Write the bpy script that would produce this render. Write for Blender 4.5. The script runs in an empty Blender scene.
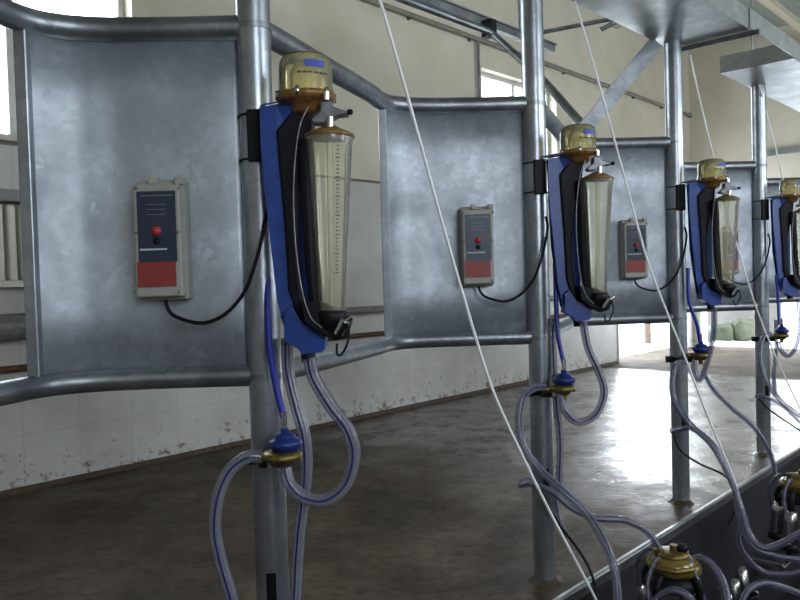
import bpy, bmesh, math, random
from mathutils import Vector, Matrix
random.seed(7)
S = bpy.context.scene
COL = S.collection
U = 0.0023                      # metres per unit of the survey grid
D0 = 750*U                      # distance of the first post
CAMH = 461*U
# ---------------------------------------------------------------- camera
PITCH = 21/750; ROLL = -0.029
ROT = (Matrix.Rotation(math.pi/2-PITCH, 3, 'X') @ Matrix.Rotation(ROLL, 3, 'Z'))
cam_d = bpy.data.cameras.new('camera'); cam = bpy.data.objects.new('camera', cam_d); COL.objects.link(cam)
cam_d.sensor_width = 36; cam_d.lens = 750/800*36; cam_d.clip_start = 0.02; cam_d.clip_end = 200
cam.matrix_world = Matrix.Translation((0, 0, CAMH)) @ ROT.to_4x4()
S.camera = cam
# ---------------------------------------------------------------- world and exposure
w = bpy.data.worlds.new('world'); S.world = w; w.use_nodes = True
bg = w.node_tree.nodes['Background']
bg.inputs[0].default_value = (0.86, 0.93, 1.0, 1); bg.inputs[1].default_value = 9.0
S.view_settings.view_transform = 'Standard'; S.view_settings.look = 'None'
S.view_settings.gamma = 1; S.view_settings.use_curve_mapping = False
S.view_settings.exposure = 0.3
S.cycles.max_bounces = 10; S.cycles.diffuse_bounces = 5; S.cycles.glossy_bounces = 5
S.cycles.transparent_max_bounces = 24; S.cycles.sample_clamp_indirect = 6
# ---------------------------------------------------------------- frames of reference
O0 = Vector((-137*U, D0, 0))
E1 = Vector((0.6828, 0.7306, 0)); E2 = Vector((0.7306, -0.6828, 0))
ROW = Vector((343.4*U, 0.49*750*U, 0))
def W(s, t, h): return O0 + E1*(s*U) + E2*(t*U) + Vector((0, 0, h*U))     # along the row, across it, up
def P(px, py, z):                                                         # a point on the sight line at distance z
    d = ROT @ Vector(((px-400)/750, -(py-300)/750, -1))
    return Vector((0, 0, CAMH)) + d*(z*D0/d.y)
def Q(X, z, h): return Vector((X*U, z*D0, h*U))
EX, EY, EZ = Vector((1, 0, 0)), Vector((0, 1, 0)), Vector((0, 0, 1))
def portal(name, c, r, sx, sy):
    l = bpy.data.lights.new(name, 'AREA'); l.shape = 'RECTANGLE'; l.size = sx; l.size_y = sy
    l.energy = 1; l.cycles.is_portal = True
    o = bpy.data.objects.new(name, l); COL.objects.link(o)
    o.matrix_world = Matrix.Translation(c) @ r
def portal_wall(name, s0, s1, h0, h1, t, inward):     # opening in a wall parallel to the row
    z = -inward; y = EZ; x = y.cross(z)
    r = Matrix((x, y, z)).transposed().to_4x4()
    portal(name, W((s0+s1)/2, t, (h0+h1)/2), r, abs(s1-s0)*U, abs(h1-h0)*U)
TW, TR, SB, SE = -1186, 1750, -1750, 4056            # wall planes: left, right, back, end
WIN = [(-61, 503), (1982, 2543)]
DOOR = (3081, 3950); DH = 930
RWIN = [(-1150, -350), (500, 1200), (1600, 2300), (2700, 3400)]  # unseen right-wall windows, placed and sized for the light they give
EH = 560                                             # height of the end opening, lowered to shorten its floor reflection
for a, b in WIN: portal_wall('daylight_left', a, b, 805, 1293, TW-20, E2)
portal_wall('daylight_door', DOOR[0], DOOR[1], 0, DH, TW-20, E2)
for a, b in RWIN: portal_wall('daylight_right', a, b, 560, 1300, TR+20, -E2)
_z = E1; _y = EZ; _x = _y.cross(_z)
portal('daylight_end', W(SE+20, -800, EH/2), Matrix((_x, _y, _z)).transposed().to_4x4(), 700*U, EH*U)

# ---------------------------------------------------------------- materials
def nt(name):
    m = bpy.data.materials.new(name); m.use_nodes = True
    return m, m.node_tree.nodes, m.node_tree.links, m.node_tree.nodes['Principled BSDF']
def setp(b, col=None, rough=None, metal=None, **k):
    if col is not None: b.inputs['Base Color'].default_value = (*col, 1)
    if rough is not None: b.inputs['Roughness'].default_value = rough
    if metal is not None: b.inputs['Metallic'].default_value = metal
    for a, v in k.items(): b.inputs[a.replace('_', ' ')].default_value = v
def noise(N, L, scale, detail=4, rough=.6, coord='Object', vec=None, dist=0):
    n = N.new('ShaderNodeTexNoise'); n.inputs['Scale'].default_value = scale
    n.inputs['Detail'].default_value = detail; n.inputs['Roughness'].default_value = rough
    n.inputs['Distortion'].default_value = dist
    if vec is None:
        if coord == 'World':
            g = N.new('ShaderNodeNewGeometry'); L.new(g.outputs['Position'], n.inputs['Vector'])
        else:
            t = N.new('ShaderNodeTexCoord'); L.new(t.outputs[coord], n.inputs['Vector'])
    else: L.new(vec, n.inputs['Vector'])
    return n
def ramp(N, L, fac, stops):
    r = N.new('ShaderNodeValToRGB'); L.new(fac, r.inputs[0])
    e = r.color_ramp.elements
    while len(e) < len(stops): e.new(.5)
    for i, (p, c) in enumerate(stops):
        e[i].position = p; e[i].color = (*c, 1) if len(c) == 3 else c
    return r
def mixc(N, L, fac, a, b, mode='MIX'):
    m = N.new('ShaderNodeMix'); m.data_type = 'RGBA'; m.blend_type = mode
    for sock, v in ((m.inputs[0], fac), (m.inputs[6], a), (m.inputs[7], b)):
        if hasattr(v, 'is_output'): L.new(v, sock)
        elif isinstance(v, (int, float)): sock.default_value = v
        else: sock.default_value = (*v, 1)
    return m.outputs[2]
def bump(N, L, b, h, strength=.2, dist=.01):
    n = N.new('ShaderNodeBump'); n.inputs['Strength'].default_value = strength; n.inputs['Distance'].default_value = dist
    L.new(h, n.inputs['Height']); L.new(n.outputs[0], b.inputs['Normal'])
def simple(name, col, rough=.5, metal=0, var=.25, scale=25, **k):
    m, N, L, b = nt(name); setp(b, col, rough, metal, **k)
    if var:
        n = noise(N, L, scale, 5, coord='World')
        r = ramp(N, L, n.outputs[0], [(.3, tuple(c*(1-var) for c in col)), (.7, tuple(min(1, c*(1+var*.6)) for c in col))])
        L.new(r.outputs[0], b.inputs['Base Color'])
    return m
def galv(name, col, rough, spangle=70, dirt=.35, metal=.85, smudge=False):
    m, N, L, b = nt(name); setp(b, col, rough, metal)
    g = N.new('ShaderNodeNewGeometry')
    v = N.new('ShaderNodeTexVoronoi'); v.inputs['Scale'].default_value = spangle; L.new(g.outputs['Position'], v.inputs['Vector'])
    bw = N.new('ShaderNodeRGBToBW'); L.new(v.outputs['Color'], bw.inputs[0])
    r1 = ramp(N, L, bw.outputs[0], [(.1, tuple(c*.86 for c in col)), (.9, tuple(min(1, c*1.14) for c in col))])
    n = noise(N, L, 6, 6, .65, 'World')
    r2 = ramp(N, L, n.outputs[0], [(.36, (0, 0, 0)), (.66, (1, 1, 1))])
    dk = tuple(c*(1-dirt) for c in col)
    c = mixc(N, L, r2.outputs[0], dk, r1.outputs[0])
    n3 = noise(N, L, 2.6, 5, .7, 'World', dist=1)
    r3 = ramp(N, L, n3.outputs[0], [(.60, (0, 0, 0)), (.80, (1, 1, 1))])
    c = mixc(N, L, r3.outputs[0], c, tuple(min(1, x*1.12) for x in col))
    L.new(c, b.inputs['Base Color'])
    rr = N.new('ShaderNodeMapRange'); L.new(n.outputs[0], rr.inputs[0]); rr.inputs[3].default_value = rough+.12; rr.inputs[4].default_value = rough-.1
    L.new(rr.outputs[0], b.inputs['Roughness'])
    if smudge:
        n4 = noise(N, L, 3.3, 3, .5, 'World', dist=.4)
        r4 = ramp(N, L, n4.outputs[0], [(.60, (0, 0, 0)), (.72, (.8, .8, .8))])
        c = mixc(N, L, r4.outputs[0], c, tuple(x*.5 for x in col))
        n7 = noise(N, L, 11, 2, .5, 'World', dist=2)
        r7 = ramp(N, L, n7.outputs[0], [(.68, (0, 0, 0)), (.78, (.7, .7, .7))])
        c = mixc(N, L, r7.outputs[0], c, tuple(min(1, x*1.2) for x in col))
        L.new(c, b.inputs['Base Color'])
    nb = noise(N, L, 14, 3, .5, 'World'); bump(N, L, b, nb.outputs[0], .05, .01)
    return m
M = {}
M['galv'] = galv('galvanised_tube', (.44, .47, .52), .32)
M['galv_dark'] = galv('weathered_galvanised_tube', (.34, .36, .39), .40, dirt=.45)
M['sheet'] = galv('galvanised_sheet', (.49, .53, .59), .52, 55, .28, .75, True)
M['tray'] = galv('tray_sheet', (.44, .48, .48), .38, 30, .25)
M['steel'] = simple('stainless_steel', (.62, .62, .62), .22, 1, .1)
M['valvegrey'] = simple('dull_grey_casting', (.22, .22, .24), .4, .5, .4, 60)
M['blue'] = simple('blue_painted_steel', (.012, .055, .30), .38, 0, .3, 30)
M['bluepl'] = simple('blue_plastic', (.010, .028, .17), .35, 0, .15)
M['tubeblue'] = simple('blue_tube', (.01, .02, .30), .35, 0, .15)
M['black'] = simple('black_rubber', (.006, .006, .008), .5, 0, .3, Specular_IOR_Level=.22)
M['blackpl'] = simple('black_plastic', (.006, .006, .012), .5, 0, .2, Specular_IOR_Level=.2)
M['brass'] = simple('tarnished_brass', (.21, .15, .045), .42, .7, .6, 70)
M['amber'] = simple('amber_resin', (.22, .11, .03), .3, 0, .5, 60)
M['beigepl'] = simple('beige_enclosure', (.34, .34, .30), .5, 0, .15)
M['face'] = simple('dark_blue_faceplate', (.018, .028, .062), .35, 0, .15)
M['red'] = simple('red_plastic', (.42, .03, .03), .4, 0, .1)
M['redface'] = simple('red_lower_faceplate', (.26, .035, .03), .45, 0, .15)
M['whitepr'] = simple('pale_print', (.55, .57, .6), .6, 0, 0)
M['print'] = simple('dark_print', (.03, .03, .035), .6, 0, 0)
M['labelblue'] = simple('blue_sticker', (.02, .06, .40), .5, 0, 0)
M['rope'] = simple('white_cord', (.93, .93, .93), .7, 0, .1)
M['paint_grey'] = simple('grey_enamel_pipe', (.20, .20, .20), .4, 0, .3)
M['pipe_beige'] = simple('painted_pipe_beige', (.26, .24, .20), .5, 0, .3)
M['radiator'] = simple('cream_radiator_enamel', (.72, .70, .60), .35, 0, .1)
M['frame'] = simple('window_frame_white', (.62, .62, .58), .5, 0, .08)
M['snow'] = simple('snowy_yard', (.85, .86, .9), .8, 0, .05)
M['yard_dimmer'] = simple('darkened_yard_dimmer', (.10, .10, .095), .9, 0, .2, 4)  # backdrop colour darkened so the wet floor reflects it dimly
M['bag'] = simple('woven_green_bag', (.045, .055, .028), .7, 0, .5, 9)
M['bagw'] = simple('woven_pale_bag', (.10, .14, .13), .7, 0, .4, 9)
M['wood'] = simple('old_timber', (.09, .06, .04), .8, 0, .4)
M['rust'] = simple('rusty_steel', (.12, .06, .03), .7, .3, .5)
M['ceil'] = simple('roof_panel', (.30, .34, .31), .6, 0, .15)
M['beam'] = simple('pale_roof_beam', (.58, .52, .40), .7, 0, .1)
# clear plastics: part see-through, part glossy
def clear(name, tint, body, fac, rough=.1):
    m, N, L, b = nt(name); setp(b, body, rough, 0)
    t = N.new('ShaderNodeBsdfTransparent'); t.inputs[0].default_value = (*tint, 1)
    x = N.new('ShaderNodeMixShader'); x.inputs[0].default_value = fac
    L.new(t.outputs[0], x.inputs[1]); L.new(b.outputs[0], x.inputs[2])
    gl = N.new('ShaderNodeBsdfGlossy'); gl.inputs['Roughness'].default_value = .06
    fr = N.new('ShaderNodeFresnel'); fr.inputs['IOR'].default_value = 1.38 if fac > .1 else 1.06
    y = N.new('ShaderNodeMixShader'); L.new(fr.outputs[0], y.inputs[0]); L.new(x.outputs[0], y.inputs[1]); L.new(gl.outputs[0], y.inputs[2])
    L.new(y.outputs[0], N['Material Output'].inputs['Surface'])
    return m
M['flask'] = clear('clear_yellowed_plastic', (.97, .96, .86), (.80, .78, .64), .26, .06)
M['dome'] = clear('yellow_clear_plastic', (.96, .91, .66), (.88, .80, .48), .28, .05)
M['bowl'] = clear('amber_clear_plastic', (.50, .36, .10), (.24, .16, .035), .8, .18)
M['pane'] = clear('window_glass', (.96, .97, .97), (.5, .5, .5), .06, .02)
def hose_mat():
    m, N, L, b = nt('clear_hose_with_blue_stripes'); setp(b, (.3, .3, .35), .16, 0)
    uv = N.new('ShaderNodeUVMap'); sx = N.new('ShaderNodeSeparateXYZ'); L.new(uv.outputs[0], sx.inputs[0])
    mu = N.new('ShaderNodeMath'); mu.operation = 'MULTIPLY'; mu.inputs[1].default_value = 4; L.new(sx.outputs[0], mu.inputs[0])
    fr = N.new('ShaderNodeMath'); fr.operation = 'FRACT'; L.new(mu.outputs[0], fr.inputs[0])
    r = ramp(N, L, fr.outputs[0], [(0, (0, 0, 0)), (.20, (1, 1, 1))]); r.color_ramp.interpolation = 'CONSTANT'
    c = mixc(N, L, r.outputs[0], (.02, .025, .15), (.27, .27, .31)); L.new(c, b.inputs['Base Color'])
    t = N.new('ShaderNodeBsdfTransparent'); L.new(mixc(N, L, r.outputs[0], (.2, .22, .6), (.84, .84, .86)), t.inputs[0])
    x = N.new('ShaderNodeMixShader')
    f = N.new('ShaderNodeMapRange'); L.new(r.outputs[0], f.inputs[0]); f.inputs[3].default_value = .9; f.inputs[4].default_value = .50
    L.new(f.outputs[0], x.inputs[0]); L.new(t.outputs[0], x.inputs[1]); L.new(b.outputs[0], x.inputs[2])
    L.new(x.outputs[0], N['Material Output'].inputs['Surface'])
    return m
M['hose'] = hose_mat()
def row_coords(N, L):          # position measured along, across and above the row
    g = N.new('ShaderNodeNewGeometry')
    out = []
    for v in (E1, E2, EZ):
        d = N.new('ShaderNodeVectorMath'); d.operation = 'DOT_PRODUCT'; L.new(g.outputs['Position'], d.inputs[0]); d.inputs[1].default_value = v
        out.append(d.outputs['Value'])
    return g, out
def wall_mat(name, axis):
    m, N, L, b = nt(name)
    g, (s, t, h) = row_coords(N, L)
    cx = N.new('ShaderNodeCombineXYZ'); L.new((s, t)[axis], cx.inputs[0]); L.new(h, cx.inputs[1])
    br = N.new('ShaderNodeTexBrick'); L.new(cx.outputs[0], br.inputs['Vector'])
    br.offset = 0; br.inputs['Scale'].default_value = 1; br.inputs['Brick Width'].default_value = .30; br.inputs['Row Height'].default_value = .30
    br.inputs['Mortar Size'].default_value = .0025; br.inputs['Mortar Smooth'].default_value = .3
    br.inputs['Color1'].default_value = (.60, .59, .57, 1); br.inputs['Color2'].default_value = (.56, .56, .545, 1); br.inputs['Mortar'].default_value = (.48, .465, .43, 1)
    n = noise(N, L, 3.5, 6, .65, vec=g.outputs['Position'])
    r = ramp(N, L, n.outputs[0], [(.35, (.86, .84, .80)), (.6, (1, 1, 1))])
    tile = mixc(N, L, 1.0, br.outputs[0], r.outputs[0], 'MULTIPLY')
    # splashes of dung that sit low on the tiles
    n2 = noise(N, L, 16, 6, .75, vec=g.outputs['Position'])
    hm = N.new('ShaderNodeMapRange'); L.new(h, hm.inputs[0]); hm.inputs[1].default_value = 0; hm.inputs[2].default_value = .55; hm.inputs[3].default_value = .10; hm.inputs[4].default_value = -.18
    ad = N.new('ShaderNodeMath'); ad.operation = 'ADD'; L.new(n2.outputs[0], ad.inputs[0]); L.new(hm.outputs[0], ad.inputs[1])
    r2 = ramp(N, L, ad.outputs[0], [(.60, (0, 0, 0)), (.70, (1, 1, 1))])
    tile = mixc(N, L, r2.outputs[0], tile, (.16, .11, .07))
    n3 = noise(N, L, 1.7, 5, .6, vec=g.outputs['Position'])
    r3 = ramp(N, L, n3.outputs[0], [(.3, (.60, .55, .44)), (.62, (.70, .65, .53))])
    st = N.new('ShaderNodeMath'); st.operation = 'GREATER_THAN'; L.new(h, st.inputs[0]); st.inputs[1].default_value = 792*U
    c = mixc(N, L, st.outputs[0], tile, r3.outputs[0])
    ba = N.new('ShaderNodeMath'); ba.operation = 'COMPARE'; L.new(h, ba.inputs[0]); ba.inputs[1].default_value = 792*U; ba.inputs[2].default_value = .010
    c = mixc(N, L, ba.outputs[0], c, (.16, .11, .07))
    L.new(c, b.inputs['Base Color'])
    ro = N.new('ShaderNodeMapRange'); L.new(st.outputs[0], ro.inputs[0]); ro.inputs[3].default_value = .38; ro.inputs[4].default_value = .85
    L.new(ro.outputs[0], b.inputs['Roughness'])
    return m
M['wall'] = wall_mat('tiled_wall_along', 0); M['wallx'] = wall_mat('tiled_wall_across', 1)
def floor_mat():
    m, N, L, b = nt('wet_dirty_concrete'); b.inputs['Specular IOR Level'].default_value = .3
    g, (s, t, h) = row_coords(N, L)
    n = noise(N, L, 1.6, 8, .65, vec=g.outputs['Position'], dist=.6)
    n2 = noise(N, L, 22, 6, .75, vec=g.outputs['Position'])
    r = ramp(N, L, n.outputs[0], [(.34, (.026, .018, .011)), (.47, (.062, .043, .027)), (.56, (.085, .062, .042)), (.68, (.15, .115, .082))])
    r2 = ramp(N, L, n2.outputs[0], [(.34, (.35, .32, .28)), (.5, (1, 1, 1)), (.8, (1.25, 1.2, 1.15))])
    c = mixc(N, L, 1.0, r.outputs[0], r2.outputs[0], 'MULTIPLY')
    n4 = noise(N, L, 9, 4, .7, vec=g.outputs['Position'])
    r4 = ramp(N, L, n4.outputs[0], [(.62, (0, 0, 0)), (.67, (1, 1, 1))])
    c = mixc(N, L, r4.outputs[0], c, (.03, .024, .016))
    L.new(c, b.inputs['Base Color'])
    # how wet it is: film of water in the middle of the lane towards the door, dry along the door sill
    base = O0.dot(E1)
    wet = N.new('ShaderNodeMapRange'); L.new(s, wet.inputs[0]); wet.inputs[1].default_value = base+1.6; wet.inputs[2].default_value = base+2.7
    wet.inputs[3].default_value = .50; wet.inputs[4].default_value = .10
    dry = N.new('ShaderNodeMapRange'); L.new(s, dry.inputs[0]); dry.inputs[1].default_value = base+6.55; dry.inputs[2].default_value = base+6.75
    dry.inputs[3].default_value = 0; dry.inputs[4].default_value = .6
    a = N.new('ShaderNodeMath'); a.operation = 'ADD'; L.new(wet.outputs[0], a.inputs[0]); L.new(dry.outputs[0], a.inputs[1])
    n5 = noise(N, L, 4, 6, .7, vec=g.outputs['Position'])
    m5 = N.new('ShaderNodeMapRange'); L.new(n5.outputs[0], m5.inputs[0]); m5.inputs[1].default_value = .3; m5.inputs[2].default_value = .7; m5.inputs[3].default_value = -.06; m5.inputs[4].default_value = .26
    a2 = N.new('ShaderNodeMath'); a2.operation = 'ADD'; L.new(a.outputs[0], a2.inputs[0]); L.new(m5.outputs[0], a2.inputs[1])
    L.new(a2.outputs[0], b.inputs['Roughness'])
    cw = N.new('ShaderNodeMapRange'); L.new(a2.outputs[0], cw.inputs[0]); cw.inputs[1].default_value = .12; cw.inputs[2].default_value = .32; cw.inputs[3].default_value = 1; cw.inputs[4].default_value = 0
    L.new(cw.outputs[0], b.inputs['Coat Weight']); b.inputs['Coat Roughness'].default_value = .10; FL_B = b; b.inputs['Coat IOR'].default_value = 1.5
    n6 = noise(N, L, 38, 4, .7, vec=g.outputs['Position'])
    bn = N.new('ShaderNodeMath'); bn.operation = 'ADD'; L.new(n2.outputs[0], bn.inputs[0]); L.new(n5.outputs[0], bn.inputs[1])
    bn2 = N.new('ShaderNodeMath'); bn2.operation = 'ADD'; L.new(bn.outputs[0], bn2.inputs[0]); L.new(n6.outputs[0], bn2.inputs[1])
    bump(N, L, b, bn2.outputs[0], .30, .012)
    cb = N.new('ShaderNodeBump'); cb.inputs['Strength'].default_value = .5; cb.inputs['Distance'].default_value = .006
    L.new(bn2.outputs[0], cb.inputs['Height']); L.new(cb.outputs[0], b.inputs['Coat Normal'])
    return m
M['floor'] = floor_mat()
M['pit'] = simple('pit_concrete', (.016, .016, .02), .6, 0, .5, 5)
M['kerb'] = galv('kerb_angle_steel', (.46, .47, .48), .3, 60, .5)

# ---------------------------------------------------------------- mesh helpers
class MB:
    def __init__(s): s.v = []; s.f = []; s.uv = []; s.smooth = []
    def add(s, vs, fs, uvs=None, smooth=False):
        o = len(s.v); s.v += [Vector(v) for v in vs]
        for i, f in enumerate(fs):
            s.f.append([a+o for a in f]); s.uv.append(uvs[i] if uvs else [(0, 0)]*len(f)); s.smooth.append(smooth)
        return s
    def box(s, c, hx, hy, hz, ax=EX, ay=EY, az=EZ):
        vs = [c+ax*(i*hx)+ay*(j*hy)+az*(k*hz) for i in (-1, 1) for j in (-1, 1) for k in (-1, 1)]
        return s.add(vs, [(0, 1, 3, 2), (4, 6, 7, 5), (0, 4, 5, 1), (2, 3, 7, 6), (0, 2, 6, 4), (1, 5, 7, 3)])
    def prism(s, pts, d):
        n = len(pts); vs = list(pts)+[p+d for p in pts]
        fs = [tuple(range(n))[::-1], tuple(range(n, 2*n))]+[(i, (i+1) % n, n+(i+1) % n, n+i) for i in range(n)]
        return s.add(vs, fs)
    def tube(s, pts, r, seg=14, sub=6, caps=True, smooth_path=True):
        pts = [Vector(p) for p in pts]
        if smooth_path and len(pts) > 2: path, rr = catmull(pts, r, sub)
        else: path = pts; rr = list(r) if isinstance(r, (list, tuple)) else [r]*len(pts)
        n = len(path); t0 = (path[1]-path[0]).normalized()
        a = t0.cross(EZ) if abs(t0.z) < .9 else t0.cross(EX)
        a.normalize(); vs = []; L = 0
        ls = []
        for i, p in enumerate(path):
            t = (path[min(i+1, n-1)]-path[max(i-1, 0)]).normalized()
            a = (a - t*a.dot(t)).normalized(); b = t.cross(a)
            if i: L += (p-path[i-1]).length
            ls.append(L)
            for k in range(seg):
                an = 2*math.pi*k/seg; vs.append(p+(a*math.cos(an)+b*math.sin(an))*rr[i])
        fs = []; uv = []
        for i in range(n-1):
            for k in range(seg):
                k2 = (k+1) % seg
                fs.append((i*seg+k, i*seg+k2, (i+1)*seg+k2, (i+1)*seg+k))
                uv.append([(k/seg, ls[i]), ((k+1)/seg, ls[i]), ((k+1)/seg, ls[i+1]), (k/seg, ls[i+1])])
        s.add(vs, fs, uv, True)
        if caps:
            s.add(vs[:seg], [tuple(range(seg))[::-1]]); s.add(vs[-seg:], [tuple(range(seg))])
        return s
    def lathe(s, c, prof, seg=28, axis=EZ, sx=1.0):      # prof: (radius, height) in metres
        axis = axis.normalized(); a = axis.cross(EY)
        if a.length < .1: a = axis.cross(EX)
        a.normalize(); b = axis.cross(a); vs = []
        for r, h in prof:
            for k in range(seg):
                an = 2*math.pi*k/seg; vs.append(c+axis*h+(a*math.cos(an)*sx+b*math.sin(an))*max(r, 1e-5))
        fs = [(i*seg+k, i*seg+(k+1) % seg, (i+1)*seg+(k+1) % seg, (i+1)*seg+k) for i in range(len(prof)-1) for k in range(seg)]
        return s.add(vs, fs, None, True)
    def build(s, name, mat, parent=None, origin=None, bevel=0):
        org = parent.location if parent and not parent.parent and parent.type == 'EMPTY' else (Vector(origin) if origin is not None else None)
        if parent is not None:
            off = world_loc(parent); loc = Vector((0, 0, 0))
        else:
            if org is None:
                x = sum((v.x for v in s.v))/len(s.v); y = sum((v.y for v in s.v))/len(s.v); z = min(v.z for v in s.v); org = Vector((x, y, z))
            off = org; loc = org
        me = bpy.data.meshes.new(name); me.from_pydata([tuple(v-off) for v in s.v], [], s.f)
        uvl = me.uv_layers.new(name='UVMap'); i = 0
        flat = [c for f in s.uv for c in f]
        for k, c in enumerate(flat): uvl.data[k].uv = c
        me.polygons.foreach_set('use_smooth', s.smooth)
        me.materials.append(M[mat]); me.validate(); me.update()
        bm = bmesh.new(); bm.from_mesh(me); bmesh.ops.recalc_face_normals(bm, faces=bm.faces); bm.to_mesh(me); bm.free()
        o = bpy.data.objects.new(name, me); COL.objects.link(o); o.location = loc
        if parent: o.parent = parent
        if bevel:
            md = o.modifiers.new('bevel', 'BEVEL'); md.width = bevel; md.segments = 2; md.limit_method = 'ANGLE'; md.angle_limit = 1.0
        return o
def world_loc(o):
    l = Vector((0, 0, 0))
    while o: l += o.location; o = o.parent
    return l
def catmull(pts, r, sub):
    rl = list(r) if isinstance(r, (list, tuple)) else [r]*len(pts)
    P_ = [pts[0]*2-pts[1]]+pts+[pts[-1]*2-pts[-2]]; out = []; ro = []
    for i in range(1, len(P_)-2):
        a, b, c, d = P_[i-1:i+3]
        for k in range(sub):
            t = k/sub
            # centripetal-like: plain Catmull-Rom with tangents limited by segment length
            L = (c-b).length
            m1 = (c-a); m1 = m1.normalized()*min(m1.length*.5, L) if m1.length else m1
            m2 = (d-b); m2 = m2.normalized()*min(m2.length*.5, L) if m2.length else m2
            h = (2*t**3-3*t*t+1, t**3-2*t*t+t, -2*t**3+3*t*t, t**3-t*t)
            out.append(b*h[0]+m1*h[1]+c*h[2]+m2*h[3]); ro.append(rl[i-1]*(1-t)+rl[i]*t)
    out.append(pts[-1]); ro.append(rl[-1])
    return out, ro
def tag(o, label, cat, group=None, kind=None):
    o['label'] = label; o['category'] = cat
    if group: o['group'] = group
    o['kind'] = kind or 'thing'
    return o
def thing(name, label, cat, loc, group=None):
    o = bpy.data.objects.new(name, None); COL.objects.link(o); o.location = loc; o.empty_display_size = .05
    return tag(o, label, cat, group)
def struct(o): o['kind'] = 'structure'; return o
def copy_tree(o, parent=None):
    c = o.copy(); COL.objects.link(c)
    if parent: c.parent = parent; c.matrix_parent_inverse = o.matrix_parent_inverse
    for ch in o.children: copy_tree(ch, c)
    return c
def clone(o, n, label):
    c = copy_tree(o); c.location = o.location+ROW*n; c['label'] = label; return c
NTH = ['first', 'second', 'third', 'fourth', 'fifth']

# ================================================================ the room
def wallbox(mb, s0, s1, t0, t1, h0, h1):
    mb.box(W((s0+s1)/2, (t0+t1)/2, (h0+h1)/2), abs(s1-s0)/2*U, abs(t1-t0)/2*U, abs(h1-h0)/2*U, E1, E2, EZ)
CH = 1790
b = MB()
wallbox(b, SB-100, SE+110, TW-110, 52, -60, 0)
struct(b.build('floor', 'floor'))
b = MB(); wallbox(b, SB-100, SE+110, 780, TR+110, -60, 0); struct(b.build('floor_far_platform', 'floor'))
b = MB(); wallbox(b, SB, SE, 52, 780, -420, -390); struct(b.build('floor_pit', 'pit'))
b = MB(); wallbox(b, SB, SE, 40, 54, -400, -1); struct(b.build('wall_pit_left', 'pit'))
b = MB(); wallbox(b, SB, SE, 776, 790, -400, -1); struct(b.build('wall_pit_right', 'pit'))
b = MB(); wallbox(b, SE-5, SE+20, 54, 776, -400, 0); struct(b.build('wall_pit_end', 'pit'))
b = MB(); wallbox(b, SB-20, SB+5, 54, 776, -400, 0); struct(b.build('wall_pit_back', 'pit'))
b = MB()
t0, t1 = TW-90, TW
cuts = [SB-100, WIN[0][0], WIN[0][1], WIN[1][0], WIN[1][1], DOOR[0], DOOR[1], SE+100]
for i in range(0, 7, 2): wallbox(b, cuts[i], cuts[i+1], t0, t1, 0, CH)
for a, c in WIN:
    wallbox(b, a, c, t0, t1, 0, 805); wallbox(b, a, c, t0, t1, 1293, CH)
wallbox(b, DOOR[0], DOOR[1], t0, t1, DH, CH)
struct(b.build('wall_left', 'wall'))
b = MB()
wallbox(b, SE, SE+90, TW-90, TW+36, 0, CH); wallbox(b, SE, SE+90, TW+36, TW+736, EH, CH); wallbox(b, SE, SE+90, TW+736, TR+90, 0, CH)
struct(b.build('wall_end', 'wallx'))
b = MB(); x0 = SB-100
for a, c in RWIN:
    wallbox(b, x0, a, TR, TR+90, 0, CH); wallbox(b, a, c, TR, TR+90, 0, 560); wallbox(b, a, c, TR, TR+90, 1300, CH); x0 = c
wallbox(b, x0, SE+100, TR, TR+90, 0, CH)
struct(b.build('wall_right', 'wall'))
b = MB(); wallbox(b, SB-90, SB, TW-90, TR+90, 0, CH); struct(b.build('wall_back', 'wallx'))
b = MB(); wallbox(b, SB-100, SE+100, TW-100, TR+100, CH, CH+30); struct(b.build('ceiling', 'ceil'))
for i, s in enumerate((-900, 100, 1100, 2100, 3100)):
    b = MB(); wallbox(b, s-35, s+35, TW, TR, CH-90, CH); struct(b.build('trim_%d' % (i+1), 'beam'))
for i, t in enumerate((-500, 300, 1100)):
    b = MB(); wallbox(b, SB, SE, t-18, t+18, CH-118, CH-90); struct(b.build('trim_%d' % (i+6), 'beam'))
b = MB(); wallbox(b, SB, DOOR[0], TW, TW+5, 0, 13); struct(b.build('dirt_strip_left', 'wood'))  # thin brown strip standing in for dirt smeared along the wall foot
# windows
def window(nm, a, c, h0, h1, t, sgn):
    fr = MB(); tt = t+sgn*50
    for s0, s1, k0, k1 in ((a, a+16, h0, h1), (c-16, c, h0, h1), (a, c, h0, h0+16), (a, c, h1-16, h1), ((a+c)/2-9, (a+c)/2+9, h0, h1)):
        wallbox(fr, s0, s1, tt-9, tt+9, k0, k1)
    f = struct(fr.build(nm, 'frame', bevel=.003))
    p = MB(); wallbox(p, a+10, c-10, tt-1, tt+1, h0+10, h1-10); p.build('pane', 'pane', f)
    sl = MB(); wallbox(sl, a-10, c+10, t-sgn*14, t+sgn*45, h0-8, h0); sl.build('window_sill', 'frame', f)
window('window_1', *WIN[0], 805, 1293, TW, -1)
window('window_2', *WIN[1], 805, 1293, TW, -1)
for i, (a, c) in enumerate(RWIN): window('window_%d' % (i+3), a, c, 560, 1300, TR, 1)
# door linings
b = MB()
for s0, s1, k0, k1 in ((DOOR[0], DOOR[0]+14, 0, DH), (DOOR[1]-14, DOOR[1], 0, DH), (DOOR[0], DOOR[1], DH-14, DH)): wallbox(b, s0, s1, TW-92, TW+4, k0, k1)
struct(b.build('door_1', 'frame'))
b = MB()
for q0, q1, k0, k1 in ((TW+36, TW+50, 0, EH), (TW+722, TW+736, 0, EH), (TW+36, TW+736, EH-14, EH)): wallbox(b, SE-4, SE+92, q0, q1, k0, k1)
struct(b.build('door_2', 'frame'))
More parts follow.
